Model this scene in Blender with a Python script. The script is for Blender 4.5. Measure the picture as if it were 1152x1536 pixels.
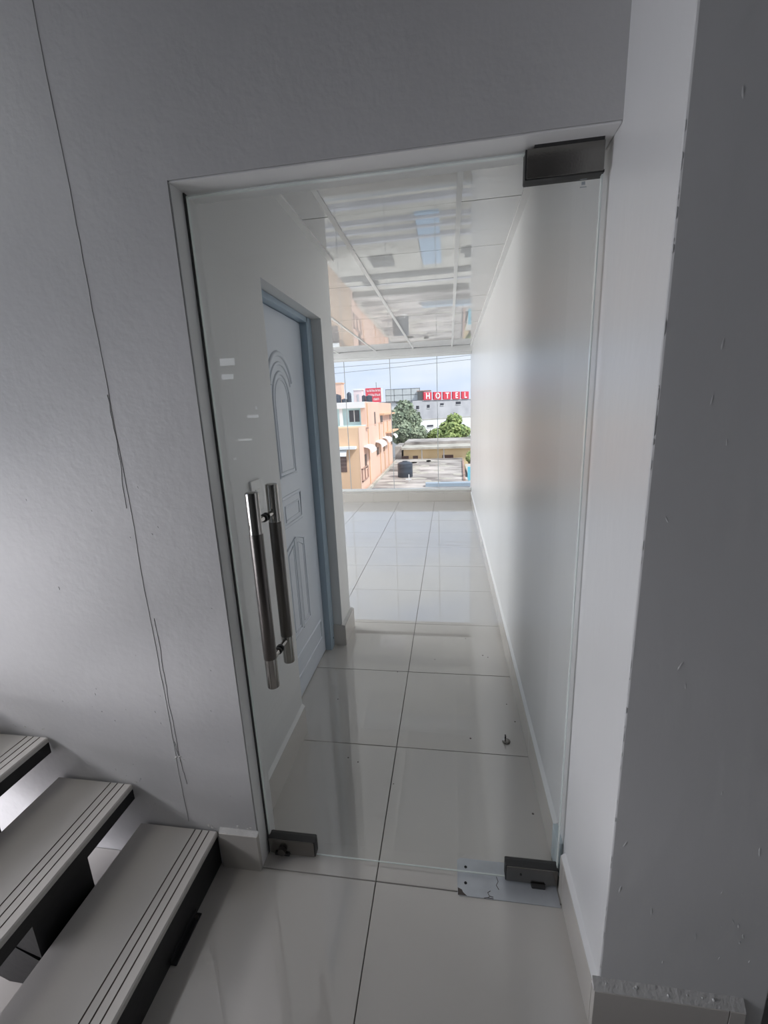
import bpy, bmesh, math, random
from mathutils import Vector, Matrix
for o in list(bpy.data.objects): bpy.data.objects.remove(o, do_unlink=True)
S = bpy.context.scene
C = S.collection
rnd = random.Random(7)

# ------------------------------------------------------------------ camera
cam_d = bpy.data.cameras.new('camera'); cam = bpy.data.objects.new('camera', cam_d); C.objects.link(cam)
cam_d.sensor_fit = 'VERTICAL'; cam_d.sensor_height = 24.0; cam_d.lens = 24.0 * 648.58 / 1536.0
cam_d.clip_start = 0.02; cam_d.clip_end = 2000
Rc = ((0.98854372, -0.15077464, 0.00695178), (0.14493287, 0.96108594, 0.23517714), (-0.04214001, -0.23147534, 0.97192767))
right = Vector((Rc[0][0], Rc[1][0], Rc[2][0])); fwd = Vector((Rc[0][1], Rc[1][1], Rc[2][1])); up = Vector((Rc[0][2], Rc[1][2], Rc[2][2]))
M = Matrix.Identity(4)
for i in range(3):
    M[i][0] = right[i]; M[i][1] = up[i]; M[i][2] = -fwd[i]
M[2][3] = 1.55
cam.matrix_world = M
S.camera = cam

# ------------------------------------------------------------------ exposure, sky, sun, lamps added at unseen openings
S.view_settings.view_transform = 'Standard'; S.view_settings.look = 'None'
S.view_settings.gamma = 1.0; S.view_settings.exposure = 0.0; S.view_settings.use_curve_mapping = False
W = bpy.data.worlds.new('sky'); S.world = W; W.use_nodes = True
nt = W.node_tree; nt.nodes.clear()
def N(t, typ, **kw):
    n = t.nodes.new(typ)
    for k, v in kw.items(): setattr(n, k, v)
    return n
out = N(nt, 'ShaderNodeOutputWorld'); bg = N(nt, 'ShaderNodeBackground'); tc = N(nt, 'ShaderNodeTexCoord')
mp = N(nt, 'ShaderNodeMapping'); mp.inputs['Scale'].default_value = (1.6, 1.6, 7.0)
no = N(nt, 'ShaderNodeTexNoise'); no.inputs['Scale'].default_value = 2.2; no.inputs['Detail'].default_value = 5
rp = N(nt, 'ShaderNodeValToRGB'); rp.color_ramp.elements[0].position = .38; rp.color_ramp.elements[1].position = .66
rp.color_ramp.elements[0].color = (.76, .88, 1.14, 1); rp.color_ramp.elements[1].color = (.95, 1.01, 1.13, 1)
nt.links.new(tc.outputs['Generated'], mp.inputs[0]); nt.links.new(mp.outputs[0], no.inputs[0])
nt.links.new(no.outputs[0], rp.inputs[0]); nt.links.new(rp.outputs[0], bg.inputs[0]); nt.links.new(bg.outputs[0], out.inputs[0])
bg.inputs[1].default_value = 1.0
sd = bpy.data.lights.new('sun', 'SUN'); sd.energy = 3.9; sd.angle = math.radians(8); sd.color = (1, .98, .95)
sun = bpy.data.objects.new('sun', sd); C.objects.link(sun)
sun.rotation_euler = Vector((.75, -.40, .95)).to_track_quat('Z', 'Y').to_euler()
def area(name, loc, target, sx, sy, e, col, spread=180):
    d = bpy.data.lights.new(name, 'AREA'); d.shape = 'RECTANGLE'; d.size = sx; d.size_y = sy; d.energy = e; d.color = col; d.spread = math.radians(spread)
    o = bpy.data.objects.new(name, d); C.objects.link(o); o.location = loc
    o.rotation_euler = (Vector(loc) - Vector(target)).to_track_quat('Z', 'Y').to_euler()
    return o
# lamps added at unseen west openings of stairwell and office, standing in for daylight
area('stairwell_fill_upper', (-2.9, .3, 3.6), (-1, 0.4, 1.0), 1.4, 1.8, 20, (1, .965, .88))
area('stairwell_fill_middle', (-2.6, .28, .95), (-1.2, .8, .0), 1.2, .8, 17.5, (.99, .968, 1), 130)
area('stairwell_fill_lower', (-2.62, .3, .45), (0, .5, .45), 1.2, .6, 26, (.94, .92, 1))
area('office_fill', (-5.3, 4.7, 1.4), (.3, 2.6, 1.1), 2.6, 1.9, 175, (.99, .985, 1))

area('rear_glint_lamp', (-2.1, -2.3, 1.62), (-2.1, 0, 1.62), .9, 1.3, 10, (.95, .98, 1))  # added behind the rear slots for bright reflections in the door glass

# ------------------------------------------------------------------ helpers
def srgb(r, g, b):
    f = lambda c: (c / 255 / 12.92) if c / 255 <= .04045 else ((c / 255 + .055) / 1.055) ** 2.4
    return (f(r), f(g), f(b), 1)
def mat(name, col, rough=.5, metal=0.0, bump=0.0, bscale=60, var=0.0, vscale=4, spec=.5, stretch=(1, 1, 1), col2=None, bdist=.004):
    m = bpy.data.materials.new(name); m.use_nodes = True
    t = m.node_tree; b = t.nodes['Principled BSDF']
    b.inputs['Base Color'].default_value = col; b.inputs['Roughness'].default_value = rough; b.inputs['Metallic'].default_value = metal
    b.inputs['Specular IOR Level'].default_value = spec
    tcn = N(t, 'ShaderNodeTexCoord'); mpn = N(t, 'ShaderNodeMapping'); mpn.inputs['Scale'].default_value = stretch
    t.links.new(tcn.outputs['Object'], mpn.inputs[0])
    if var > 0:
        n1 = N(t, 'ShaderNodeTexNoise'); n1.inputs['Scale'].default_value = vscale; n1.inputs['Detail'].default_value = 6
        r1 = N(t, 'ShaderNodeValToRGB'); r1.color_ramp.elements[0].position = .3; r1.color_ramp.elements[1].position = .7
        c2 = col2 or tuple(c * (1 - var) for c in col[:3]) + (1,)
        r1.color_ramp.elements[0].color = c2; r1.color_ramp.elements[1].color = col
        t.links.new(mpn.outputs[0], n1.inputs[0]); t.links.new(n1.outputs[0], r1.inputs[0]); t.links.new(r1.outputs[0], b.inputs['Base Color'])
    if bump > 0:
        n2 = N(t, 'ShaderNodeTexNoise'); n2.inputs['Scale'].default_value = bscale; n2.inputs['Detail'].default_value = 4
        bp = N(t, 'ShaderNodeBump'); bp.inputs['Strength'].default_value = bump; bp.inputs['Distance'].default_value = bdist
        t.links.new(mpn.outputs[0], n2.inputs[0]); t.links.new(n2.outputs[0], bp.inputs['Height']); t.links.new(bp.outputs[0], b.inputs['Normal'])
    return m
def glass_mat(name, tint, ior=1.5, rough=0.0):
    m = bpy.data.materials.new(name); m.use_nodes = True; t = m.node_tree; t.nodes.clear()
    o = N(t, 'ShaderNodeOutputMaterial'); mx = N(t, 'ShaderNodeMixShader'); tr = N(t, 'ShaderNodeBsdfTransparent'); gl = N(t, 'ShaderNodeBsdfGlossy')
    fr = N(t, 'ShaderNodeFresnel'); fr.inputs[0].default_value = ior; ge = N(t, 'ShaderNodeNewGeometry'); mu = N(t, 'ShaderNodeMath', operation='MULTIPLY'); su = N(t, 'ShaderNodeMath', operation='SUBTRACT')
    su.inputs[0].default_value = 1.0; t.links.new(ge.outputs['Backfacing'], su.inputs[1]); t.links.new(fr.outputs[0], mu.inputs[0]); t.links.new(su.outputs[0], mu.inputs[1])
    tr.inputs[0].default_value = tint; gl.inputs['Roughness'].default_value = rough
    t.links.new(mu.outputs[0], mx.inputs[0]); t.links.new(tr.outputs[0], mx.inputs[1]); t.links.new(gl.outputs[0], mx.inputs[2]); t.links.new(mx.outputs[0], o.inputs[0])
    return m
def box(bm, x0, x1, y0, y1, z0, z1):
    v = [bm.verts.new((x, y, z)) for z in (z0, z1) for y in (y0, y1) for x in (x0, x1)]
    for f in ((0, 2, 3, 1), (4, 5, 7, 6), (0, 1, 5, 4), (2, 6, 7, 3), (0, 4, 6, 2), (1, 3, 7, 5)): bm.faces.new([v[i] for i in f])
def prism(bm, pts, axis, a0, a1):
    """polygon pts extruded along axis; pts are the two other coordinates in order"""
    def P(p, a): return {'x': (a, p[0], p[1]), 'y': (p[0], a, p[1]), 'z': (p[0], p[1], a)}[axis]
    A = [bm.verts.new(P(p, a0)) for p in pts]; B = [bm.verts.new(P(p, a1)) for p in pts]
    n = len(pts); bm.faces.new(A); bm.faces.new(B[::-1])
    for i in range(n): bm.faces.new([A[(i + 1) % n], A[i], B[i], B[(i + 1) % n]])
    bmesh.ops.recalc_face_normals(bm, faces=bm.faces)
def tube(bm, pts, r, n=8, cap=True):
    rings = []
    for i, p in enumerate(pts):
        p = Vector(p); d = (Vector(pts[min(i + 1, len(pts) - 1)]) - Vector(pts[max(i - 1, 0)])).normalized()
        a = d.orthogonal().normalized() if i == 0 else (a - d * a.dot(d)).normalized()
        b = d.cross(a); rr = r[i] if isinstance(r, (list, tuple)) else r
        rings.append([bm.verts.new(p + (a * math.cos(2 * math.pi * k / n) + b * math.sin(2 * math.pi * k / n)) * rr) for k in range(n)])
    for q in range(len(rings) - 1):
        for k in range(n): bm.faces.new([rings[q][k], rings[q][(k + 1) % n], rings[q + 1][(k + 1) % n], rings[q + 1][k]])
    if cap: bm.faces.new(rings[0][::-1]); bm.faces.new(rings[-1])
def lathe(bm, prof, cx, cy, n=20):
    rings = [[bm.verts.new((cx + r * math.cos(2 * math.pi * k / n), cy + r * math.sin(2 * math.pi * k / n), z)) for k in range(n)] for r, z in prof]
    for q in range(len(rings) - 1):
        for k in range(n): bm.faces.new([rings[q][k], rings[q][(k + 1) % n], rings[q + 1][(k + 1) % n], rings[q + 1][k]])
    bm.faces.new(rings[0][::-1]); bm.faces.new(rings[-1])
def link(name, me, parent=None):
    o = bpy.data.objects.new(name, me); C.objects.link(o)
    if parent:
        o.parent = parent
        if parent.type == 'EMPTY': o.matrix_parent_inverse = Matrix.Translation(-parent.location)
    return o
def obj(name, bm, m, parent=None, bevel=0.0, smooth=False, kind=None, label=None):
    bmesh.ops.recalc_face_normals(bm, faces=bm.faces)
    me = bpy.data.meshes.new(name); bm.to_mesh(me); bm.free()
    for mm in (m if isinstance(m, (list, tuple)) else [m]): me.materials.append(mm)
    if smooth:
        for p in me.polygons: p.use_smooth = True
        me.set_sharp_from_angle(angle=math.radians(40))
    o = link(name, me, parent)
    if bevel: b = o.modifiers.new('bevel', 'BEVEL'); b.width = bevel; b.segments = 2; b.limit_method = 'ANGLE'
    if kind: o['kind'] = kind
    if label: o['label'] = label
    return o
def B(name, bx, m, parent=None, **k):
    bm = bmesh.new()
    for b in (bx if isinstance(bx[0], (list, tuple)) else [bx]): box(bm, *b)
    return obj(name, bm, m, parent, **k)
def T(name, pts, r, m, parent=None, n=8, **k):
    bm = bmesh.new(); tube(bm, pts, r, n); return obj(name, bm, m, parent, smooth=True, **k)
def thing(name, label, cat, loc=(0, 0, 0), group=None, kind=None):
    o = bpy.data.objects.new(name, None); C.objects.link(o); o.location = loc; o.empty_display_size = .1
    o['label'] = label; o['category'] = cat
    if group: o['group'] = group
    if kind: o['kind'] = kind
    return o
def tag(o, label, cat, group=None):
    o['label'] = label; o['category'] = cat
    if group: o['group'] = group
    return o
def root(name):
    o = bpy.data.objects.new(name, None); C.objects.link(o); o['kind'] = 'structure'; return o

# ------------------------------------------------------------------ materials
m_wall = mat('grey_white_plaster', (.635, .63, .628, 1), .55, bump=.34, bscale=42, var=.09, vscale=3, bdist=.004)
m_drk = mat('bounce_cut_grey', (.14, .145, .145, 1), .7)  # unseen rear and east walls darkened to cut bounce light
m_sat = mat('satin_white_paint', (.75, .75, .745, 1), .30, bump=.18, bscale=34, var=.06, vscale=3, stretch=(1, 1, .35), bdist=.004)
m_corr = mat('corridor_white_paint', (.80, .80, .79, 1), .42, bump=.15, bscale=40, var=.03, vscale=2, stretch=(1, 1, .25))
m_ceil0 = mat('ceiling_plaster', (.42, .42, .42, 1), .7, bump=.2)
m_tile = mat('cream_porcelain', (.57, .543, .508, 1), .012, var=.035, vscale=2.5, spec=.5)
m_tile2 = mat('cream_porcelain_skirting', (.60, .57, .53, 1), .12, var=.04, vscale=2.5)
m_grout = mat('grout', (.14, .135, .125, 1), .9)
m_cem = mat('cement_fillet', (.66, .65, .63, 1), .8, bump=.8, bscale=90, var=.12, vscale=20)
m_panel = mat('pvc_ceiling_panel', (.66, .66, .655, 1), .010)
for m_ in (m_tile, m_panel): m_.node_tree.nodes['Principled BSDF'].inputs['IOR'].default_value = 2.4
m_grid = mat('ceiling_grid_paint', (.82, .82, .81, 1), .35)
m_gridjoint = mat('panel_joint', (.12, .12, .12, 1), .8)
m_glass = glass_mat('door_glass', (.982, .990, .985, 1))
m_wglass = glass_mat('window_glass', (.99, .995, .993, 1))
m_edge = mat('glass_edge', (.80, .86, .83, 1), .15)
m_seal = mat('silicone_seal', (.42, .45, .47, 1), .4)
m_seal2 = mat('dark_rubber_seal', (.07, .07, .07, 1), .6)
m_dark = mat('dark_joint', (.03, .03, .03, 1), .6)
m_chrome = mat('polished_steel', (.40, .385, .365, 1), .10, metal=1)
m_brush = mat('brushed_steel', (.15, .14, .132, 1), .33, metal=1, bump=.1, bscale=300)
m_patch = mat('patch_steel', (.26, .25, .235, 1), .24, metal=1, bump=.06, bscale=200, var=.12, vscale=30)
m_galv = mat('galvanised_plate', (.60, .63, .67, 1), .32, metal=.35, var=.15, vscale=14, bump=.1, bscale=60)
m_hole = mat('hole_dark', (.02, .02, .02, 1), .9)
m_stain = mat('rust_stain', (.10, .085, .075, 1), .9)
m_door = mat('sky_tinted_door_paint', (.66, .71, .78, 1), .30, bump=.04, bscale=60)  # white door with the sky's blue tint put into the colour
m_frame = mat('blue_grey_frame_paint', (.36, .46, .55, 1), .35)
m_plastic = mat('white_plastic', (.80, .80, .78, 1), .25)
m_black = mat('black_steel', (.012, .012, .013, 1), .45, bump=.15, bscale=50)
m_alu = mat('white_aluminium', (.78, .79, .78, 1), .35)
m_crack = mat('plaster_crack', (.45, .445, .44, 1), .9)

# ------------------------------------------------------------------ setting: floor
T0, J = .6, .003
floor = B('floor', (-5.4, 3.0, -3.2, 7.6, -.25, -.010), m_grout, kind='structure')
bm = bmesh.new(); h = T0 / 2 - J / 2
box(bm, -h, h, -h, h, -.012, 0)
bmesh.ops.bevel(bm, geom=[e for e in bm.edges if all(v.co.z > -.001 for v in e.verts)], offset=.0012, segments=1, affect='EDGES')
bmesh.ops.recalc_face_normals(bm, faces=bm.faces)
tile_me = bpy.data.meshes.new('tile'); bm.to_mesh(tile_me); bm.free(); tile_me.materials.append(m_tile)
gx, gy = .344 - .3, 1.107 + .3
for i in range(-8, 5):
    for j in range(-5, 11):
        x, y = gx + i * T0, gy + j * T0
        if x < -4.3 and y < 2.9: continue
        if y < -1.5 and x < -2: continue
        if x > .5 and y > 1.0: continue
        if y < 2.6 and y > 1.2 and x < -.8: continue
        o = link('tile', tile_me, floor); o.location = (x, y, rnd.uniform(-.0003, .0003)); o.rotation_euler = (rnd.uniform(-.0004, .0004), rnd.uniform(-.0004, .0004), 0)
# dried specks on the tiles
sp = bmesh.new()
for (x, y, r) in ((-.47, 1.62, .004), (-.42, 1.60, .0035), (.09, 1.795, .005), (.29, 2.06, .0035), (.315, 1.93, .004), (-.245, 1.50, .003), (-.32, 2.30, .004), (.10, 2.72, .004), (-.1, 2.45, .003), (.2, 2.52, .005), (.23, 2.5, .004), (-.62, 2.02, .004), (.31, 1.42, .005)):
    lathe(sp, [(r, 0), (r * .6, .0016)], x, y, 7)
obj('speck', sp, m_stain, floor, kind='stuff')

# ------------------------------------------------------------------ setting: walls
HC = 2.45
wf = root('wall_front')
B('pier', (-4.2, -.6645, 1.107, 1.225, -.02, 5.6), m_wall, wf)
B('lintel', (-.6645, .356, 1.107, 1.225, 2.1045, 5.6), m_wall, wf)
tl = root('reveal_brightening')  # added lighter strips standing for bounce light on the reveal
B('jamb_bright_strip', (-.664, -.66, 1.109, 1.227, .0, 2.104), m_corr, tl, bevel=.001)
B('head_bright_strip', (-.664, .354, 1.109, 1.227, 2.10, 2.104), m_corr, tl, bevel=.001)
# hairline cracks and fillings in the pier plaster, proud relief
def ribbon(pts, w, yy, m, name='crack'):
    bm = bmesh.new(); L = []
    for (x, z) in pts: L.append((bm.verts.new((x - w / 2, yy, z)), bm.verts.new((x + w / 2, yy, z)), bm.verts.new((x, yy - .0014, z))))
    for a, b in zip(L, L[1:]):
        bm.faces.new([a[0], a[2], b[2], b[0]]); bm.faces.new([a[2], a[1], b[1], b[2]])
    return obj(name, bm, m, wf, label='hairline crack running down the plaster' if name == 'crack' else None)
def wander(x0, x1, z0, z1, n, amp):
    x, out = 0, []
    for i in range(n + 1):
        t = i / n; x = x * .8 + rnd.uniform(-amp, amp); out.append((x0 + (x1 - x0) * t + x, z0 + (z1 - z0) * t))
    return out
ribbon(wander(-.932, -.917, 2.95, .17, 70, .0016), .0015, 1.107, m_crack)
ribbon(wander(-.908, -.906, .95, .42, 24, .0022), .0018, 1.107, m_crack)
ribbon(wander(-.918, -.896, .50, .33, 12, .0022), .0016, 1.107, m_crack)
ribbon([(-.6605, 2.098), (-.662, 1.6), (-.6605, 1.1), (-.662, .6), (-.661, .155)], .0016, 1.107, m_crack)
ribbon(wander(-.928, -.93, 1.62, 1.30, 14, .003), .0016, 1.107, m_crack)
lump = bmesh.new()
for k in range(70):                      # plaster drips and trowel lumps
    x, z = (rnd.uniform(-1.65, -.7), rnd.choice([rnd.uniform(.16, 1.4), rnd.uniform(.16, .7)]))
    if x < -1.2 and z < .55: continue
    r = rnd.uniform(.0012, .0035)
    bmesh.ops.create_icosphere(lump, subdivisions=1, radius=r, matrix=Matrix.Translation((x, 1.107, z)) @ Matrix.Diagonal((1, .5, rnd.uniform(.7, 2), 1)))
obj('plaster_lump', lump, m_wall, wf, smooth=True, kind='stuff')
bl = bmesh.new()
for (cx, cz, s, n) in ((-1.125, .318, .035, 9), (-.80, .152, .045, 12), (-.76, .16, .05, 8), (-.905, .43, .02, 7), (-.70, .158, .04, 8), (-1.41, .50, .02, 5), (-1.5, .505, .05, 10)):
    for k in range(n):
        r = rnd.uniform(.002, .006)
        bmesh.ops.create_icosphere(bl, subdivisions=1, radius=r, matrix=Matrix.Translation((cx + rnd.uniform(-s, s), 1.109, cz + rnd.uniform(-.006, .012))) @ Matrix.Diagonal((1.3, .8, .8, 1)))
obj('mortar_crumb', bl, m_cem, wf, smooth=True, kind='stuff')

wr = root('wall_right')
B('masonry', (.355, .725, .832, 7.6, -.02, 5.6), m_sat, wr, bevel=.004)
wl = root('wall_left')
B('masonry', [(-4.3, -.725, 1.225, 1.765, -.02, 2.7), (-4.3, -.725, 2.59, 2.83, -.02, 2.7), (-4.3, -.725, 1.765, 2.59, 2.07, 2.7), (-4.3, -.87, 1.765, 2.59, -.02, 2.07)], m_corr, wl)
wz = root('wall_rear')
slots = [(1.085, 1.125, -2.30, -2.17), (1.285, 1.315, -2.22, -1.98), (1.52, 1.55, -2.09, -1.88), (1.60, 1.635, -1.99, -1.89), (1.90, 1.965, -2.32, -2.10), (2.03, 2.12, -2.32, -2.07)]
zz, bxs = -.02, [(-1.8, 3.0, -2.05, -1.87, -.02, 5.6)]
for (z0, z1, x0, x1) in slots:           # added slots, lit from behind for reflections in the door glass
    bxs += [(-2.62, -1.8, -2.05, -1.87, zz, z0), (-2.62, x0, -2.05, -1.87, z0, z1), (x1, -1.8, -2.05, -1.87, z0, z1)]; zz = z1
bxs.append((-2.62, -1.8, -2.05, -1.87, zz, 5.6))
B('masonry', bxs, m_drk, wz)
ww = root('wall_stair')
B('masonry', [(-2.82, -2.62, -2.05, -1.25, -.02, 5.6), (-2.82, -2.62, -1.25, 1.02, -.02, .1), (-2.82, -2.62, -1.25, 1.02, 2.2, 2.75), (-2.82, -2.62, -1.25, 1.02, 4.6, 5.6), (-2.82, -2.62, 1.02, 1.2, -.02, 5.6)], m_wall, ww)  # unseen wall, its openings added for the fill lamps
wo = root('wall_office')
B('masonry', [(-5.2, -5.0, 2.83, 3.5, -.02, 2.7), (-5.2, -5.0, 6.9, 7.6, -.02, 2.7), (-5.2, -5.0, 3.5, 6.9, -.02, .4), (-5.2, -5.0, 3.5, 6.9, 2.36, 2.7), (-5.2, -4.3, 2.63, 2.83, -.02, 2.7)], m_corr, wo)
we = root('wall_east')
B('masonry', [(2.6, 2.8, -3.1, 2.7, -.02, 2.75), (.73, 2.8, 2.5, 2.7, -.02, 3.0)], m_drk, we)

# ceilings
cs = root('ceiling')
B('slab', [(-1.9, 2.8, -3.2, 1.107, 2.98, 3.15), (.725, 2.8, 1.107, 2.7, 2.98, 3.15), (-4.3, 2.8, -3.2, 1.25, 5.55, 5.7), (-1.9, -1.75, -3.2, 1.107, 3.15, 5.55)], m_ceil0, cs)
cl = root('ceiling_office')
B('slab', (-5.3, .36, 1.225, 7.6, 2.60, 2.8), m_ceil0, cl)
pm = bmesh.new(); hx, hy = .3 - .0115, .3 - .0026
box(pm, -hx, hx, -hy, hy, -.0, .010)
bmesh.ops.recalc_face_normals(pm, faces=pm.faces)
panel_me = bpy.data.meshes.new('ceiling_panel'); pm.to_mesh(panel_me); pm.free(); panel_me.materials.append(m_panel)
ex = bmesh.new()
for i in range(-8, 2):
    for j in range(-2, 9):
        x, y = -.25 + i * .6, 2.57 + j * .6
        if x < -.9 and y < 2.8: continue
        if y > 7.25: continue
        xa, xb, ya, yb = x - hx, x + hx, y - hy, y + hy
        if i == 1: xb = .330
        if i == -1 and y < 2.8: xa = -.72
        if j == -2: ya = 1.228
        o = link('ceiling_panel', panel_me, cl); o.scale = ((xb - xa) / (2 * hx), (yb - ya) / (2 * hy), 1)
        o.location = ((xa + xb) / 2, (ya + yb) / 2, HC + rnd.uniform(-.0008, .0008))
        o.rotation_euler = (rnd.uniform(-.002, .002), rnd.uniform(-.002, .002), 0)
for i in range(-7, 2): B('grid_runner', (-.55 + i * .6 - .012, -.55 + i * .6 + .012, 1.225 if i >= -0 else 2.83, 7.2, HC - .006, HC + .02), m_grid, cl)
B('grid_backing', (-4.95, .35, 1.23, 7.2, HC + .0105, HC + .014), m_gridjoint, cl)
B('edge_trim', (.325, .355, 1.225, 7.2, HC - .012, HC + .01), m_grid, cl)
B('edge_trim', (-.725, -.693, 1.225, 2.86, HC - .012, HC + .01), m_grid, cl)

# ------------------------------------------------------------------ baseboards
def base_run(name, along, a0, a1, f0, f1, hgt=.145, step=.6, start=None, fillet=None, fm=None):
    r = root(name); a = a0
    while a < a1 - 1e-4:
        b = min(a + step if a > a0 or start is None else start, a1)
        bx = (f0, f1, a + .001, b - .001, .0, hgt) if along == 'y' else (a + .001, b - .001, f0, f1, .0, hgt)
        B('skirting_tile', bx, m_tile2, r, bevel=.001); a = b
    if fillet:
        bm = bmesh.new(); prism(bm, fillet, along, a0, a1); obj('cement_fillet', bm, fm or m_cem, r)
    return r
base_run('baseboard_right', 'y', 1.25, 7.2, .340, .356, start=1.707, fillet=[(.342, .145), (.356, .145), (.356, .160)], fm=m_corr)
base_run('baseboard_reveal', 'y', .832, 1.148, .340, .356, start=1.107, fillet=[(.342, .145), (.356, .145), (.356, .158)], fm=m_sat)
base_run('baseboard_pillar', 'x', .340, .675, .814, .833, start=.64, fillet=[(.816, .145), (.833, .145), (.833, .168)])
base_run('baseboard_front', 'x', -.80, -.658, 1.092, 1.108, hgt=.148, fillet=[(1.094, .148), (1.108, .148), (1.108, .160)])
base_run('baseboard_left', 'y', 1.228, 1.765, -.726, -.71, fillet=[(-.726, .160), (-.726, .145), (-.712, .145)], fm=m_corr)
r = base_run('baseboard_return', 'y', 2.575, 2.845, -.726, -.70, fillet=[(-.726, .152), (-.726, .145), (-.705, .145)], fm=m_cem)
B('skirting_tile', (-.785, -.702, 2.574, 2.591, 0, .145), m_tile2, r, bevel=.001)
base_run('baseboard_window', 'x', -4.9, .340, 7.18, 7.25, hgt=.150)
tr = root('trim_2')
m_blueish = mat('pale_blue_overpaint', (.58, .67, .70, 1), .4, bump=.5, bscale=40, var=.2, vscale=18)
B('overpaint', [(.3385, .357, 1.178, 1.25, .02, .155)], m_blueish, tr, bevel=.003)

# ------------------------------------------------------------------ far window
wn = root('window_1')
B('header', (-5.0, .355, 7.2, 7.45, 2.37, 2.62), m_grid, wn)
B('curb', (-5.0, .355, 7.25, 7.42, -.02, .165), m_tile2, wn)
B('rail', [(-5.0, .350, 7.28, 7.325, .165, .205), (-5.0, .350, 7.345, 7.39, .165, .195)], m_alu, wn, bevel=.003)
B('rail', (-5.0, .350, 7.30, 7.37, 2.335, 2.37), m_alu, wn, bevel=.003)
ed = [-4.76 + .7615 * k for k in range(7)]; ed = [-4.98] + ed[1:] + [.352]
for a, b in zip(ed, ed[1:]):
    B('pane', (a + .003, b - .003, 7.331, 7.341, .18, 2.36), m_wglass, wn)
for a in ed[1:-1]:
    B('seal', (a - .0045, a + .0045, 7.329, 7.343, .2, 2.34), m_seal, wn)
lump = bmesh.new()
for k in range(34):                      # blobs and trowel ridges in the pillar plaster
    x, z = rnd.uniform(.38, .70), rnd.choice([rnd.uniform(.18, 2.3), rnd.uniform(.17, .5)]); q = rnd.uniform(.001, .0026)
    bmesh.ops.create_icosphere(lump, subdivisions=1, radius=q, matrix=Matrix.Translation((x, .832, z)) @ Matrix.Rotation(rnd.uniform(-.5, .5), 4, 'Y') @ Matrix.Diagonal((1, .4, rnd.uniform(.8, 7), 1)))
for k in range(60):                      # uneven arris
    z = rnd.uniform(.17, 2.4); q = rnd.uniform(.0015, .004)
    bmesh.ops.create_icosphere(lump, subdivisions=1, radius=q, matrix=Matrix.Translation((.3565, .8335, z)) @ Matrix.Diagonal((.6, .6, rnd.uniform(1, 5), 1)))
for k in range(18): bmesh.ops.create_icosphere(lump, subdivisions=1, radius=rnd.uniform(.0015, .004), matrix=Matrix.Translation((rnd.uniform(.36, .67), rnd.uniform(.822, .832), rnd.uniform(.150, .162))))
obj('plaster_lump', lump, m_sat, wr, smooth=True, kind='stuff')
wn2 = root('added_window')  # unseen window, added to let fill light into the office
B('frame', [(-5.15, -5.08, 3.5, 3.56, .4, 2.36), (-5.15, -5.08, 6.84, 6.9, .4, 2.36), (-5.15, -5.08, 5.17, 5.23, .4, 2.36), (-5.15, -5.08, 3.5, 6.9, .4, .46), (-5.15, -5.08, 3.5, 6.9, 2.30, 2.36)], m_alu, wn2)
# ------------------------------------------------------------------ glass entrance door
gd = thing('door_1', 'frameless glass entrance door with steel pull bars and patch fittings', 'door', (.33, 1.17, 0), kind='structure')
GY0, GY1 = 1.163, 1.173
B('glass_pane', (-.652, .338, GY0, GY1, .012, 2.092), m_glass, gd)
B('pane_edge', (.3365, .3395, GY0 - .0004, GY1 + .0004, .012, 2.04), m_edge, gd)
B('pane_edge', (-.6535, -.6515, GY0 - .0004, GY1 + .0004, .08, 2.092), m_edge, gd)
B('pane_edge', (-.49, .178, GY0 - .0004, GY0 + .004, .0105, .0125), m_edge, gd)
B('pane_edge', (-.652, .172, GY0 - .0004, GY1 + .0004, 2.0905, 2.0935), m_edge, gd)
B('edge_seal', (-.6598, -.6562, GY0 - .002, GY1 + .002, 0.0, 2.10), m_seal2, gd)
def patch(name, x0, x1, z0, z1, lab, lip_top):
    p = B(name, (x0, x1, GY0 - .013, GY0, z0, z1), m_patch, gd, bevel=.0015, label=lab)
    B('rear_cover', (x0, x1, GY1, GY1 + .013, z0, z1), m_patch, p, bevel=.0015)
    zz = (z1 - .004, z1 + .001) if lip_top else (z0 - .002, z0 + .003)
    B('gasket', (x0 - .002, x1 + .002, GY0 - .010, GY1 + .010, *zz), m_dark, p)
    B('gasket', (x0 - .003, x0 + .001, GY0 - .010, GY1 + .010, z0, z1), m_dark, p) if x0 > 0 else B('gasket', (x1 - .001, x1 + .003, GY0 - .010, GY1 + .010, z0, z1), m_dark, p)
    return p
pt = patch('patch_fitting', .174, .337, 2.036, 2.094, 'polished top patch fitting in the upper right corner', False)
B('pivot_block', (.19, .335, 1.15, 1.185, 2.0935, 2.10), m_dark, pt)
pb = patch('patch_fitting', .176, .338, .012, .072, 'brushed bottom patch fitting over the floor pivot', True)
B('pivot_stub', (.255, .30, 1.14, 1.19, .002, .014), m_dark, pb, bevel=.004)
bmz = bmesh.new(); tube(bmz, [(.222, GY0 - .0145, .045), (.222, GY0 - .0125, .045)], .0035, 10); obj('screw', bmz, m_hole, pb)
pk = patch('lock_fitting', -.648, -.483, .014, .076, 'brushed lock patch with key cylinder at the lower left', True)
bmz = bmesh.new(); tube(bmz, [(-.600, GY0 - .026, .034), (-.600, GY0 - .008, .034)], .014, 16); obj('lock_cylinder', bmz, m_brush, pk, smooth=True)
B('lock_bolt', (-.628, -.575, GY0 - .018, GY0 - .012, .012, .022), m_dark, pk)
# etched safety mark on the pane
B('etched_mark', [(.292, .306, GY0 - .0006, GY0 - .0001, 2.012, 2.0135), (.295, .303, GY0 - .0006, GY0 - .0001, 2.017, 2.0235), (.292, .306, GY0 - .0006, GY0 - .0001, 2.0275, 2.0285)], m_seal, gd)
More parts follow.
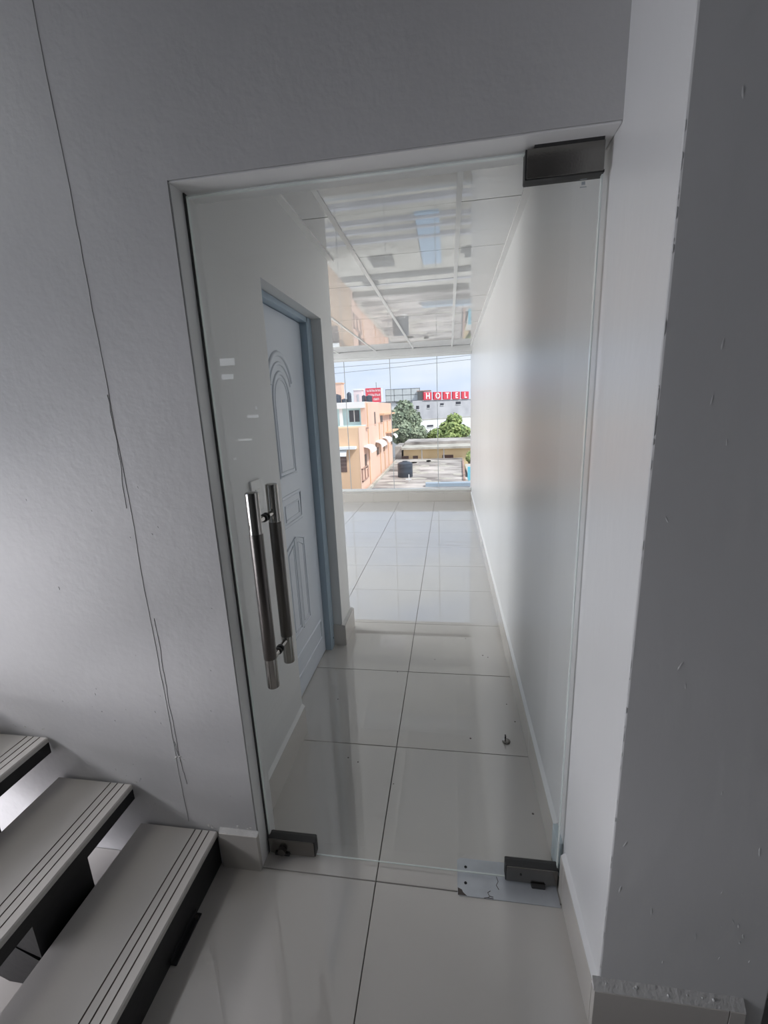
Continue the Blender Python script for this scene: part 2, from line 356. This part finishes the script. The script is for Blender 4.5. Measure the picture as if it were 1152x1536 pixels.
# pull bars either side, with grip sleeve and two stand-offs through the glass
def pull(ycen, lab):
    bm = bmesh.new(); x = -.538; r = .0185
    prof = [(r * .75, .737), (r * .96, .739), (r, .743), (r, 1.338), (r * .96, 1.342), (r * .75, 1.344)]
    lathe(bm, prof, x, ycen, 28); p = obj('pull_bar', bm, m_chrome, gd, smooth=True, label=lab)
    bm = bmesh.new(); lathe(bm, [(r + .0004, .835), (r + .0008, .836), (r + .0008, 1.224), (r + .0004, 1.225)], x, ycen, 28); obj('grip_sleeve', bm, m_brush, p, smooth=True)
    return p
p1 = pull(1.100, 'steel pull bar on the near side of the glass'); pull(1.236, 'steel pull bar on the far side of the glass')
for z in (.823, 1.255):
    T('standoff', [(-.538, 1.11, z), (-.538, 1.226, z)], .0085, m_chrome, p1, n=16)
    T('washer', [(-.538, GY0 - .006, z), (-.538, GY0, z)], .0125, m_dark, p1, n=18)
    T('washer', [(-.538, GY1, z), (-.538, GY1 + .006, z)], .0125, m_dark, p1, n=18)
# galvanised pivot plate on the floor
bm = bmesh.new(); prism(bm, [(.022, 1.094), (.336, 1.094), (.336, 1.216), (.028, 1.216), (.016, 1.208), (.016, 1.1)], 'z', 0.0004, .0034)
pl = tag(obj('floor_plate', bm, m_galv, bevel=.0008), 'scuffed galvanised steel plate under the glass door pivot', 'plate')
for (x, y) in ((.045, 1.186), (.043, 1.134)):
    bm = bmesh.new(); lathe(bm, [(.0052, .0032), (.0046, .0038)], x, y, 14); obj('screw_hole', bm, m_hole, pl)
bm = bmesh.new(); prism(bm, [(.017, 1.0945), (.046, 1.0945), (.034, 1.104), (.03, 1.112), (.017, 1.117)], 'z', .0033, .0038); obj('rust_patch', bm, m_stain, pl)
for pts in ([(.112, 1.095), (.118, 1.102), (.113, 1.112), (.122, 1.118)], [(.118, 1.102), (.130, 1.100)], [(.150, 1.125), (.143, 1.138), (.150, 1.15), (.146, 1.165)], [(.10, 1.094), (.112, 1.0965), (.13, 1.0955)]):
    T('scratch', [(x, y, .0034) for x, y in pts], .0011, m_stain, pl, n=5)
B('grout_smear', (.315, .3375, 1.186, 1.21, .0005, .012), m_stain, pl, bevel=.003)

# ------------------------------------------------------------------ panelled door in the left wall
d2 = root('door_2')
LX = -.825
B('leaf', (-.865, LX, 1.765, 2.502, .006, 2.036), m_door, d2, bevel=.002)
B('frame', [(-.87, -.785, 2.505, 2.588, 0, 2.068), (-.87, -.785, 1.767, 2.588, 2.039, 2.068), (-.79, -.783, 2.520, 2.588, 0, 2.068)], m_frame, d2, bevel=.002)
def mould(pts, r=.011, closed=True):
    P = [(LX, y, z) for y, z in pts]
    if closed: P.append(P[0]); P.append(P[1])
    bm = bmesh.new(); tube(bm, P, r, 8); bmesh.ops.scale(bm, vec=(.55, 1, 1), space=Matrix.Translation((-LX, 0, 0)), verts=bm.verts)
    return obj('moulding', bm, m_door, d2, smooth=True)
def arch(cy, hw, zs, rise, z0=None, n=18, a0=0, a1=math.pi):
    top = [(cy + hw * math.cos(a0 + (a1 - a0) * k / n), zs + rise * math.sin(a0 + (a1 - a0) * k / n)) for k in range(n + 1)]
    return top + ([(cy - hw, z0), (cy + hw, z0)] if z0 is not None else [])
cy = 2.133
mould(arch(cy, .112, 1.60, .145, 1.240)); mould(arch(cy, .088, 1.60, .115, 1.262), .006)
mould(arch(cy, .160, 1.66, .175, None, a0=.25, a1=math.pi - .25), .014, False)
mould(arch(cy, .138, 1.64, .150, None, a0=.3, a1=math.pi - .3), .009, False)
rect = lambda y0, y1, z0, z1: [(y0, z0), (y1, z0), (y1, z1), (y0, z1)]
mould(rect(2.0, 2.268, .985, 1.132)); mould(rect(2.035, 2.235, 1.01, 1.085), .007)
for k in (-1, 1):
    c2 = cy + k * .072
    mould([(c2 - .062, .37), (c2 + .062, .37), (c2 + .062, .90 if k < 0 else .86), (c2 - .062, .86 if k < 0 else .90)])
    mould([(c2 - .038, .40), (c2 + .038, .40), (c2 + .038, .865 if k < 0 else .83), (c2 - .038, .83 if k < 0 else .865)], .006)
mould(rect(1.83, 2.44, .13, .25), .009)
bm = bmesh.new(); tube(bm, [(LX, 2.0, .849), (LX + .002, 2.0, .849)], .006, 10); obj('keyhole', bm, m_hole, d2)
B('screw', (-.784, -.7815, 2.55, 2.558, .06, .07), m_hole, d2)
# switch plate on the corridor wall
sw = tag(B('light_switch', (-.727, -.716, 1.468, 1.556, 1.19, 1.312), m_plastic, bevel=.004), 'white plastic switch plate on the corridor wall behind the pull bars', 'switch')
B('rocker', (-.717, -.712, 1.497, 1.527, 1.225, 1.277), m_plastic, sw, bevel=.002)

# door stop lying on the floor tiles
ds = thing('door_stop', 'small round metal floor door stop with upright tab near the right skirting', 'door stop', (.255, 1.79, 0))
bm = bmesh.new(); lathe(bm, [(.019, .0005), (.019, .004), (.014, .008), (.006, .009)], .255, 1.79, 18); obj('base', bm, m_patch, ds, smooth=True)
B('tab', (.2475, .2535, 1.782, 1.798, .008, .034), m_black, ds, bevel=.0015)

# ------------------------------------------------------------------ open staircase
st = thing('staircase', 'open riser staircase with grooved grey tile treads on black steel, at the left wall', 'staircase', (-.81, .55, 0))
m_tread = mat('tread_tile', (.64, .615, .58, 1), .22, var=.05, vscale=6, bump=.05, bscale=120)
m_groove = mat('groove_dirt', (.12, .10, .085, 1), .9)
Y0, Y1 = .02, 1.100
SX = [-.808 - .296 * k for k in range(6)]; SZ = [.146 + .167 * k for k in range(6)]
for x, z in zip(SX, SZ):
    bm = bmesh.new(); pr = [(x - .292, z - .018), (x - .292, z)]
    for g in (.082, .056, .030): pr += [(x - g - .0022, z), (x - g - .0016, z - .0022), (x - g + .0016, z - .0022), (x - g + .0022, z)]
    pr += [(x - .004, z), (x, z - .004), (x, z - .018)]
    prism(bm, pr, 'y', Y0, Y1)
    for f in bm.faces:
        if len(f.verts) == 4 and all(x - .09 < v.co.x < x - .026 for v in f.verts) and min(v.co.z for v in f.verts) < z - .001: f.material_index = 1
    t = obj('tread', bm, [m_tread, m_groove], st)
    B('steel_tray', [(x - .288, x - .005, Y0 + .004, Y1 + .003, z - .026, z - .018), (x - .012, x - .004, Y0 + .004, Y1 + .003, z - .064, z - .018), (x - .288, x - .28, Y0 + .004, Y1 + .003, z - .064, z - .018)], m_black, t)
bm = bmesh.new()
k = SZ[1] - SZ[0]; n_ = 5.0
prism(bm, [(SX[0] - .03, -.0), (SX[0] - .03, .08), (SX[0] - .29, .085), (SX[0] - .29 - n_ * .296, .085 + n_ * k), (SX[0] - .29 - n_ * .296, -.14 + n_ * k), (SX[0] - .45, 0)], 'y', .72, .91)
obj('stringer', bm, m_black, st)
for x, z in zip(SX[1:], SZ[1:]):
    bm = bmesh.new(); prism(bm, [(x - .02, z - .03), (x - .02, z - .20), (x - .27, z - .10), (x - .27, z - .03)], 'y', .722, .908); obj('bracket', bm, m_black, st)
B('riser_plate', (-.822, -.814, Y0, 1.106, 0, .14), m_black, st)
B('foot_angle', [(-.815, -.795, .81, .945, .0005, .005), (-.8145, -.811, .81, .945, 0, .02)], m_black, st, bevel=.001)
bm = bmesh.new(); tube(bm, [(-.803, .93, .005), (-.803, .93, .012)], .006, 6); obj('bolt', bm, m_brush, st)

# ------------------------------------------------------------------ outside; colours paled to stand for haze
def pm_(name, col, rough=.85, var=.12, vscale=.6, col2=None, bump=.0, stretch=(1, 1, 1)): return mat(name, col, rough, var=var, vscale=vscale, col2=col2, spec=.2, bump=bump, bscale=4, stretch=stretch, bdist=.1)
m_or = pm_('orange_render', srgb(240, 202, 182), var=.12, vscale=.35, stretch=(1, 1, .3))
m_or2 = pm_('ochre_render', srgb(232, 194, 160), var=.15, vscale=.5, stretch=(1, 1, .25))
m_aqua = pm_('aqua_render', srgb(212, 244, 250), var=.08)
m_white = pm_('white_render', srgb(235, 236, 236), var=.06)
m_roofc = pm_('weathered_concrete_roof', srgb(214, 207, 201), var=.5, vscale=.5, col2=srgb(104, 98, 95), stretch=(.45, 1.0, 1))
m_roof2 = pm_('pale_roof_slab', srgb(206, 202, 192), var=.3, vscale=.5, col2=srgb(165, 160, 150))
m_yel = pm_('yellow_render', srgb(246, 222, 178), var=.15, vscale=.3)
m_grey = pm_('grey_render', srgb(196, 196, 200), var=.14, vscale=.25, col2=srgb(168, 168, 174))
m_win = mat('dark_window', srgb(62, 62, 70), .25)
m_winb = mat('brown_window', srgb(100, 76, 70), .4)
m_tank = mat('black_water_tank', srgb(56, 64, 76), .45)
m_red = mat('red_sign', srgb(216, 72, 88), .5)  # haze put into the red as a pinker tone
m_let = mat('white_letter', srgb(246, 238, 238), .5)
m_bd = mat('dark_backing', srgb(96, 98, 98), .8)
m_bl = mat('blue_grey_metal', srgb(160, 174, 186), .45)
m_rust = pm_('rusty_edge', srgb(178, 150, 138))
ground = B('ground', (-160, 160, 9, 400, -13, -12), pm_('street_ground', srgb(150, 146, 140)), kind='structure')

# orange apartment building on the left
ob = thing('apartment_building', 'orange rendered apartment building with an aqua balcony storey, left of the window', 'building', (-12, 45, -12))
B('lower_block', (-24, -9.40, 45, 72, -12, -.22), m_or2, ob)
B('side_wall', (-9.42, -9.365, 45.0, 72.02, -12, -.2), m_or, ob)
B('upper_block', [(-9.95, -9.365, 49.5, 72, -.22, 2.42), (-24, -9.9, 50.3, 72, -.22, 2.42)], m_or, ob)
B('balcony_wall', [(-24, -9.9, 50.2, 50.3, -.22, 2.3), (-9.96, -9.94, 49.55, 50.25, -.22, 2.3)], m_aqua, ob)
B('balcony_parapet', [(-24, -9.4, 49.35, 49.5, -.45, -.12)], m_aqua, ob)
B('roof_fascia', (-24, -9.43, 49.3, 60, 1.78, 2.46), m_white, ob)
B('balcony_column', (-12.45, -12.1, 49.5, 49.75, -.2, 1.8), m_white, ob)
B('balcony_slab', (-24, -9.1, 49.0, 49.6, -.55, -.40), m_rust, ob)
wi = B('window', (-11.45, -10.25, 50.13, 50.2, .25, 1.55), m_win, ob)
B('mullion', (-10.9, -10.8, 50.1, 50.15, .25, 1.55), m_white, wi)
B('ledge', (-24, -9.65, 44.1, 45.0, -2.38, -2.12), m_white, ob)
wi = B('window', (-11.75, -10.85, 44.96, 45.01, -4.85, -3.1), m_winb, ob)
B('louvre', [(-11.7, -10.9, 44.93, 44.97, z, z + .03) for z in (-3.5, -3.9, -4.3)], m_rust, wi)
def awning(name, pts_fn, m=m_white):
    bm = bmesh.new(); pts_fn(bm); return obj(name, bm, m, ob, smooth=True)
def front_awn(bm):
    prism(bm, [(44.98, -2.42), (44.5, -2.5), (44.15, -2.75), (44.05, -3.08), (44.12, -3.08), (44.25, -2.8), (44.5, -2.6), (44.98, -2.5)], 'x', -12.2, -10.65)
awning('awning', front_awn)
def side_awn(y0, y1, zt, dep=.9):
    def f(bm): prism(bm, [(-9.36, zt), (-9.36 + dep * .55, zt - .12), (-9.36 + dep * .9, zt - .4), (-9.36 + dep, zt - .75), (-9.36 + dep - .07, zt - .75), (-9.36 + dep * .8, zt - .42), (-9.36 + dep * .5, zt - .2), (-9.36, zt - .1)], 'y', y0, y1)
    return f
for (y0, y1, zt) in ((47.2, 50.6, -2.35), (55.2, 59.4, -2.45), (61.3, 65.5, -2.35), (69.5, 72.5, -2.3)): awning('awning', side_awn(y0, y1, zt))
for (y0, y1, z0, z1) in ((47.4, 48.6, -4.9, -3.3), (55.9, 57.4, -4.3, -3.3), (61.6, 63.0, -4.4, -3.7), (55.1, 56.0, -.25, 1.25), (60.0, 62.0, -.25, .65), (69.6, 70.6, -.1, .6), (55.0, 55.7, -3.2, -2.7), (70.4, 71.4, -4.1, -3.2)):
    w = B('window', (-9.37, -9.345, y0, y1, z0, z1), m_winb, ob); B('sill', (-9.37, -9.28, y0 - .1, y1 + .1, z0 - .1, z0), m_or, w)
B('canopy', (-9.37, -8.7, 59.5, 71.5, .75, .98), m_or2, ob)
B('canopy', (-9.37, -8.5, 64.5, 74.0, -1.95, -1.75), m_or2, ob)
for y in (50.2, 58.5, 62.5, 66.5): T('drain_pipe', [(-9.30, y, -7.0), (-9.30, y, 2.3 if y < 51 else -.2)], .07, m_or2, ob, n=6)
B('window_grille', [(-9.36, -9.2, 45.3, 45.42, -6.0, -4.6), (-9.36, -9.2, 48.6, 48.7, -6.0, -4.6), (-9.36, -9.2, 45.3, 48.7, -4.68, -4.6), (-9.36, -9.2, 45.3, 48.7, -6.0, -5.92), (-9.36, -9.2, 46.9, 46.98, -6.0, -4.6)], m_rust, ob)
# things standing on its roof
def tank(name, x, y, z0, r, h_, label, m=m_tank, n=20):
    t = thing(name, label, 'water tank', (x, y, z0))
    bm = bmesh.new(); lathe(bm, [(r * .97, z0), (r, z0 + .05), (r, z0 + h_ * .30), (r * 1.02, z0 + h_ * .33), (r, z0 + h_ * .36), (r, z0 + h_ * .62), (r * 1.02, z0 + h_ * .65), (r, z0 + h_ * .68), (r, z0 + h_ * .86), (r * .6, z0 + h_ * .96), (r * .3, z0 + h_ * .97)], x, y, n); obj('body', bm, m, t, smooth=True)
    bm = bmesh.new(); lathe(bm, [(r * .34, z0 + h_ * .96), (r * .34, z0 + h_), (r * .3, z0 + h_ * 1.01)], x, y, 14); obj('lid', bm, m, t, smooth=True)
    return t
RZ = 2.46
tank('water_tank', -14.75, 58, RZ, .55, 1.25, 'squat black water tank below the orange roof tower')
tank('water_tank', -13.78, 58, RZ, .36, .65, 'smallest black water tank, between two taller tanks on the orange building')
tank('water_tank', -13.1, 58, RZ, .30, 1.45, 'slim tall black water tank beside the pink roof shed')
tank('water_tank', -10.95, 57, RZ, .25, .95, 'narrow dark tank at the left foot of the red billboard')
tank('water_tank', -10.25, 57, RZ, .42, .90, 'wider dark tank in front of the red billboard')
tw = thing('roof_tower', 'small orange roof tower at the far left edge of the view', 'tower', (-15.4, 60, RZ))
B('wall', (-16.6, -14.55, 60, 61.5, RZ, 5.2), m_or, tw); B('cap', (-16.7, -14.45, 59.9, 61.6, 5.2, 5.32), m_or2, tw)
sh = thing('roof_shed', 'pale pink roof shed beside the slim black tank', 'shed', (-12.0, 59, RZ))
m_pink = pm_('pink_render', srgb(236, 216, 216))
B('wall', (-12.7, -11.55, 59, 60.2, RZ, 4.15), m_pink, sh); B('roof', (-12.8, -11.45, 58.9, 60.3, 4.15, 4.32), m_white, sh); B('door', (-12.25, -11.95, 58.95, 59.0, RZ, 3.6), m_grey, sh)
bb = thing('billboard', 'red rooftop billboard with rows of white lettering', 'billboard', (-10, 60, RZ))
B('board', (-11.25, -9.15, 60, 60.12, 2.50, 4.38), m_red, bb)
B('side_panel', (-9.13, -8.9, 60.02, 60.12, 2.6, 4.3), m_white, bb)
for zz, xs in ((4.02, [(-11.05, .22), (-10.75, .2), (-10.48, .2), (-10.2, .22), (-9.9, .16), (-9.66, .22), (-9.38, .16)]), (3.45, [(-10.85, .16), (-10.6, .24), (-10.28, .2), (-10.0, .2), (-9.72, .24), (-9.42, .16)]), (2.88, [(-10.15, .2), (-9.88, .14), (-9.66, .22)])):
    for x, w in xs:                       # the lettering is too blurred to read: block strokes of the same weight
        B('letter', [(x, x + .05, 59.96, 60.0, zz - .13, zz + .17), (x + w - .05, x + w, 59.96, 60.0, zz - .13, zz + .17), (x, x + w, 59.96, 60.0, zz + .11, zz + .17)] if rnd.random() < .5 else [(x, x + .06, 59.96, 60.0, zz - .13, zz + .17), (x, x + w, 59.96, 60.0, zz - .13, zz - .07), (x, x + w, 59.96, 60.0, zz + .0, zz + .05)], m_let, bb)
for x in (-11.1, -9.3): T('post', [(x, 60.2, RZ), (x, 60.2, 4.3)], .05, m_bd, bb, n=6)
T('aerial', [(-9.75, 60.1, 4.3), (-9.75, 60.1, 5.1)], .035, m_bd, bb, n=5)

# low flat-roofed house with the black tank
lh = thing('low_house', 'low house with a stained flat concrete roof below the window', 'house', (-3, 60, -12))
B('wall', (-9.3, 2.0, 46, 76, -12, -7.35), m_roof2, lh)
B('roof_slab', (-9.34, 2.18, 45.5, 76.1, -7.35, -7.2), m_roofc, lh)
bm = bmesh.new()
for (a, b) in (((1.75, 52), (2.15, 71)),):
    d = Vector((b[0] - a[0], b[1] - a[1], 0)).normalized().cross(Vector((0, 0, 1))) * .12
    v = [bm.verts.new((a[0] + s * d.x, a[1] + s * d.y, z)) for s, z in ((-1, -7.2), (1, -7.2), (1, -6.95), (-1, -6.95))] + [bm.verts.new((b[0] + s * d.x, b[1] + s * d.y, z)) for s, z in ((-1, -7.2), (1, -7.2), (1, -6.95), (-1, -6.95))]
    for f in ((0, 1, 2, 3), (7, 6, 5, 4), (0, 4, 5, 1), (1, 5, 6, 2), (2, 6, 7, 3), (3, 7, 4, 0)): bm.faces.new([v[i] for i in f])
obj('roof_parapet', bm, m_rust, lh)
B('roof_kerb', (-9.1, -8.8, 46, 72, -7.2, -6.95), m_roof2, lh)
B('front_gutter', (-2.7, 2.6, 48.2, 49.2, -7.25, -6.8), m_bl, lh)
bm = bmesh.new()
for k in range(26):                                # flaked patches of old coating on the roof
    x, y = rnd.uniform(-6.5, 1.2), rnd.uniform(51, 74); a, b = rnd.uniform(.5, 1.6), rnd.uniform(.4, 1.6)
    prism(bm, [(x + a * math.cos(t) * rnd.uniform(.6, 1), y + b * math.sin(t) * rnd.uniform(.6, 1)) for t in [q * math.pi / 4 for q in range(8)]], 'z', -7.2, -7.18)
obj('coating_patch', bm, m_roof2, lh, kind='stuff')
tank('water_tank', -5.75, 56, -7.2, .98, 2.05, 'large black water tank standing on the stained flat roof')
T('vent_pipe', [(-4.9, 52, -7.2), (-4.9, 52, -6.3)], .06, m_white, lh, n=6)
B('junk', [(-5.3, -4.6, 51.9, 52.1, -6.95, -6.85)], m_white, lh)
nh = thing('neighbour_shed', 'pale shed with a cyan sheet at the right edge of the window', 'shed', (3.2, 56, -12))
B('wall', (2.3, 6, 55, 64, -12, -6.9), m_white, nh); B('sheet', (2.22, 2.6, 54.6, 54.9, -7.6, -5.9), mat('cyan_sheet', srgb(120, 205, 225), .5), nh)
B('roof', (2.22, 6.2, 54.9, 64.2, -6.9, -6.75), m_roof2, nh)

# long yellow house behind
yh = thing('yellow_house', 'long yellow house under a pale concrete roof slab', 'house', (-2, 80, -12))
B('wall', (-8.1, 9, 77, 88, -12, -5.6), m_yel, yh)
B('roof_slab', (-8.4, 9.4, 76.2, 90, -5.6, -5.25), m_roof2, yh)
B('roof_rear', (-8.4, 9.4, 82, 91, -5.25, -4.75), m_roofc, yh)
for (x, w) in ((-6.0, .9), (-.3, 1.9), (-7.8, 1.2)): B('window', (x - w / 2, x + w / 2, 76.95, 77.02, -7.3, -6.75), m_winb, yh)
for x in (-4.85, -1.0): T('drain_pipe', [(x, 76.9, -7.6), (x, 76.9, -5.6)], .10, m_white, yh, n=6)
B('end_block', (-9.6, -8.45, 77, 84, -12, -5.0), m_roofc, yh)

# hotel with its rooftop sign
hb = thing('hotel_building', 'grey and white hotel block behind the trees', 'building', (-1, 128, -12))
def hp(t, z): return Vector((-6.8 + 13.2 * t, 120 + 13 * t, z))
dirh = Vector((13.2, 13, 0)).normalized(); nrm = Vector((dirh.y, -dirh.x, 0)); ang = math.atan2(dirh.y, dirh.x)
Mh = Matrix.Translation((-6.8, 120, 0)) @ Matrix.Rotation(ang, 4, 'Z')
L13 = 18.53
def HB(name, bx, m, parent, **k):
    bm = bmesh.new()
    for b in (bx if isinstance(bx[0], (list, tuple)) else [bx]): box(bm, *b)
    bmesh.ops.transform(bm, matrix=Mh, verts=bm.verts); return obj(name, bm, m, parent, **k)
HB('upper_wall', (-3.6, 26, .3, 3, -1.7, 3.35), m_grey, hb)
HB('lower_wall', (-3.6, 26, .15, 3, -12, -1.7), m_white, hb)
HB('stucco_band', (-3.6, 26, .05, .16, -1.78, -1.62), m_roof2, hb)
for (x, z, w, hh) in ((-1.9, 1.55, .95, .95), (1.9, 1.75, .95, .85), (7.0, 2.15, 1.3, .55), (13.4, 2.35, 1.9, .75), (2.3, -3.5, 2.2, .5)):
    w_ = HB('window', (x - w / 2, x + w / 2, .0 if z < 0 else .2, .32, z - hh / 2, z + hh / 2), m_win, hb); HB('sill', (x - w / 2 - .1, x + w / 2 + .1, -.05 if z < 0 else .1, .3, z - hh / 2 - .12, z - hh / 2), m_white, w_)
hs = thing('hotel_sign', 'row of red square sign boxes spelling HOTEL on the grey roof', 'sign', (0, 126, 3.35))
dg = None
for k, ch in enumerate('HOTEL'):
    x0 = .05 + k * 3.62
    p = HB('sign_box', (x0, x0 + 2.85, -.1, .35, 3.42, 5.48), m_red, hs, bevel=.05)
    cu = bpy.data.curves.new('letter', 'FONT'); cu.body = ch; cu.size = 2.15; cu.extrude = .05; cu.offset = .06; cu.align_x = 'CENTER'
    to = bpy.data.objects.new('letter', cu); C.objects.link(to); bpy.context.view_layer.update()
    me = bpy.data.meshes.new_from_object(to.evaluated_get(bpy.context.evaluated_depsgraph_get())); bpy.data.objects.remove(to, do_unlink=True)
    me.transform(Mh @ Matrix.Translation((x0 + 1.42, -.14, 3.75)) @ Matrix.Rotation(math.pi / 2, 4, 'X')); me.materials.clear(); me.materials.append(m_let)
    link('letter', me, p)
HB('sign_rail', (-.2, 18.6, .05, .2, 3.35, 3.45), m_let, hs)
rb = thing('stair_head', 'dark roof box with a beige slab left of the red sign boxes', 'roof box', (-7.6, 121, 3.35))
B('wall', (-8.4, -6.9, 120.2, 124, 3.3, 5.75), m_bd, rb); B('slab', (-8.6, -4.9, 121.5, 125, 5.7, 6.0), m_rust, rb)
ws = thing('rooftop_screen', 'pale gridded rooftop screen behind the tall tree', 'screen', (-13, 122, 3.4))
for i in range(4):
    for j in range(2):
        B('panel', (-17.2 + i * 2.34, -17.2 + i * 2.34 + 2.26, 122, 122.1, 3.5 + j * 1.62, 3.5 + j * 1.62 + 1.54), pm_('screen_panel', srgb(214, 218, 218)) if i + j == 0 else bpy.data.materials['screen_panel'], ws)
for i in range(5): B('mullion', (-17.28 + i * 2.34, -17.2 + i * 2.34, 121.95, 122.15, 3.3, 6.75), m_bd, ws)
for z in (3.42, 5.04, 6.66): B('crossbar', (-17.3, -7.8, 121.95, 122.15, z, z + .08), m_bd, ws)
wb = thing('white_house', 'white house front beneath the gridded screen, mostly behind the tall tree', 'house', (-14, 123, -12))
B('wall', (-26, -8.6, 122.5, 134, -12, 3.4), m_white, wb); B('parapet', (-26.2, -8.4, 122.3, 134.2, 3.1, 3.45), m_grey, wb)

# trees
def leafmat(n, c1, c2): return mat(n, c1, .7, var=.5, vscale=.9, col2=c2, spec=.2)
m_l1 = leafmat('pale_green_leaves', srgb(182, 192, 164), srgb(112, 128, 108)); m_l2 = leafmat('bright_green_leaves', srgb(192, 204, 136), srgb(112, 136, 86)); m_bark = mat('bark', srgb(110, 96, 84), .9)  # leaf greens paled for haze like the rest outside
def tree(name, label, x, y, z0, blobs, ml, n, ls):
    t = thing(name, label, 'tree', (x, y, z0))
    top = max(b[2] for b in blobs)
    T('trunk', [(x, y, z0), (x + .15, y, (z0 + top) / 2), (x, y, top)], [.35, .28, .12], m_bark, t, n=8)
    for b in blobs[:4]: T('branch', [(x, y, min(b[2], top) - 2.2), (b[0], b[1], b[2])], [.14, .05], m_bark, t, n=6)
    bm = bmesh.new(); tot = sum(b[3] ** 2 for b in blobs)
    for (bx, by, bz, r, rz) in blobs:
        for k in range(int(n * r * r / tot)):
            d = Vector((rnd.gauss(0, 1), rnd.gauss(0, 1), rnd.gauss(0, 1))).normalized(); q = rnd.uniform(.65, 1.06)
            p = Vector((bx + d.x * r * q, by + d.y * r * q, bz + d.z * rz * q))
            a = (d + Vector((rnd.uniform(-.8, .8), rnd.uniform(-.8, .8), rnd.uniform(-.4, .9)))).normalized(); u = a.orthogonal().normalized(); w = a.cross(u); s = ls * rnd.uniform(.6, 1.3)
            ph = rnd.uniform(0, 6.28); u, w = u * math.cos(ph) + w * math.sin(ph), w * math.cos(ph) - u * math.sin(ph)
            v = [bm.verts.new(p + e) for e in (u * s, w * s * .55 + a * s * .12, -u * s, -w * s * .55 + a * s * .12)]
            bm.faces.new(v)
    obj('foliage', bm, ml, t, kind='stuff')
tree('leafy_tree', 'tall pale green tree beside the orange building', -9.6, 96, -12, [(-9.6, 96, 1.2, 2.0, 2.0), (-10.9, 95.5, -.6, 2.2, 2.2), (-8.2, 96.5, -.9, 2.1, 2.2), (-9.8, 95, -3.2, 3.0, 2.4), (-7.0, 95.5, -4.0, 2.2, 1.8), (-11.2, 96, -4.4, 1.6, 1.8)], m_l1, 5200, .42)
tree('leafy_tree', 'bright green spreading tree in front of the white hotel wall', .6, 97, -12, [(1.0, 97, -1.6, 1.7, 1.5), (.2, 96.4, -3.0, 2.3, 1.5), (2.6, 97, -3.9, 1.9, 1.4), (-2.4, 96.5, -4.3, 2.2, 1.2), (.2, 95.8, -4.7, 2.4, 1.2), (-4.0, 96.8, -5.0, 1.3, .9)], m_l2, 4600, .40)
tree('leafy_shrub', 'small green shrub at the right edge of the window', 3.15, 72, -12, [(3.2, 72, -6.7, .6, .75), (3.5, 72.4, -6.3, .7, .6)], m_l2, 420, .24)
tree('leafy_tree', 'dark hedge tree behind the yellow house roof', -3.0, 101, -12, [(-6, 101, -5.6, 2.2, 1.3), (-2.5, 101, -5.9, 2.4, 1.0), (2.5, 101, -5.7, 2.6, .9)], m_l1, 2200, .42)

# unseen flat roofs added below the sill for the ceiling panels to mirror
fb = thing('mirrored_building', 'pale flat roofed building added below the sill for the glossy ceiling to mirror', 'building', (-1, 32, -12))
B('wall', (-8.8, 8, 18, 44, -12, -7.75), m_white, fb); B('roof', (-9, 8.2, 17.8, 44.2, -7.75, -7.55), m_roof2, fb)
m_navy = mat('blue_sheet', srgb(158, 184, 206), .5)
B('blue_sheet', (-1.9, -.5, 28, 37, -7.55, -7.42), m_navy, fb)
for y, d in ((21.5, .5), (25.8, .35), (28.3, .2), (29.6, .2), (31.2, .3), (38.6, .8), (41.5, .4)): B('roof_kerb', (-8.8, 8, y, y + d, -7.55, -7.3), m_grey if d < .45 else m_bd, fb)  # strips added as streaks for the ceiling reflection
for x, y, w in ((-5.6, 34.5, 1.6), (1.2, 34.2, 1.9), (-4.2, 22.6, 1.5), (2.6, 23.2, 2.0), (-7.2, 40, 1.2)): B('roof_unit', (x, x + w, y, y + 1.4, -7.55, -7.2), m_bd if y > 30 else m_let, fb)

# overhead cables and their distant pole
def wire(zs, label):
    xs = [-14, -9, -3.66, -1.39, .73, 5, 10]
    return tag(T('power_line', [(x, 14 + .02 * x, z) for x, z in zip(xs, zs)], .0055, m_bd, n=5), label, 'cable', 'overhead cables')
wire([2.95, 2.88, 2.883, 2.925, 3.02, 3.3, 3.8], 'upper dark overhead cable crossing the sky')
wire([2.45, 2.55, 2.70, 2.80, 2.90, 3.15, 3.55], 'lower dark overhead cable crossing the sky')
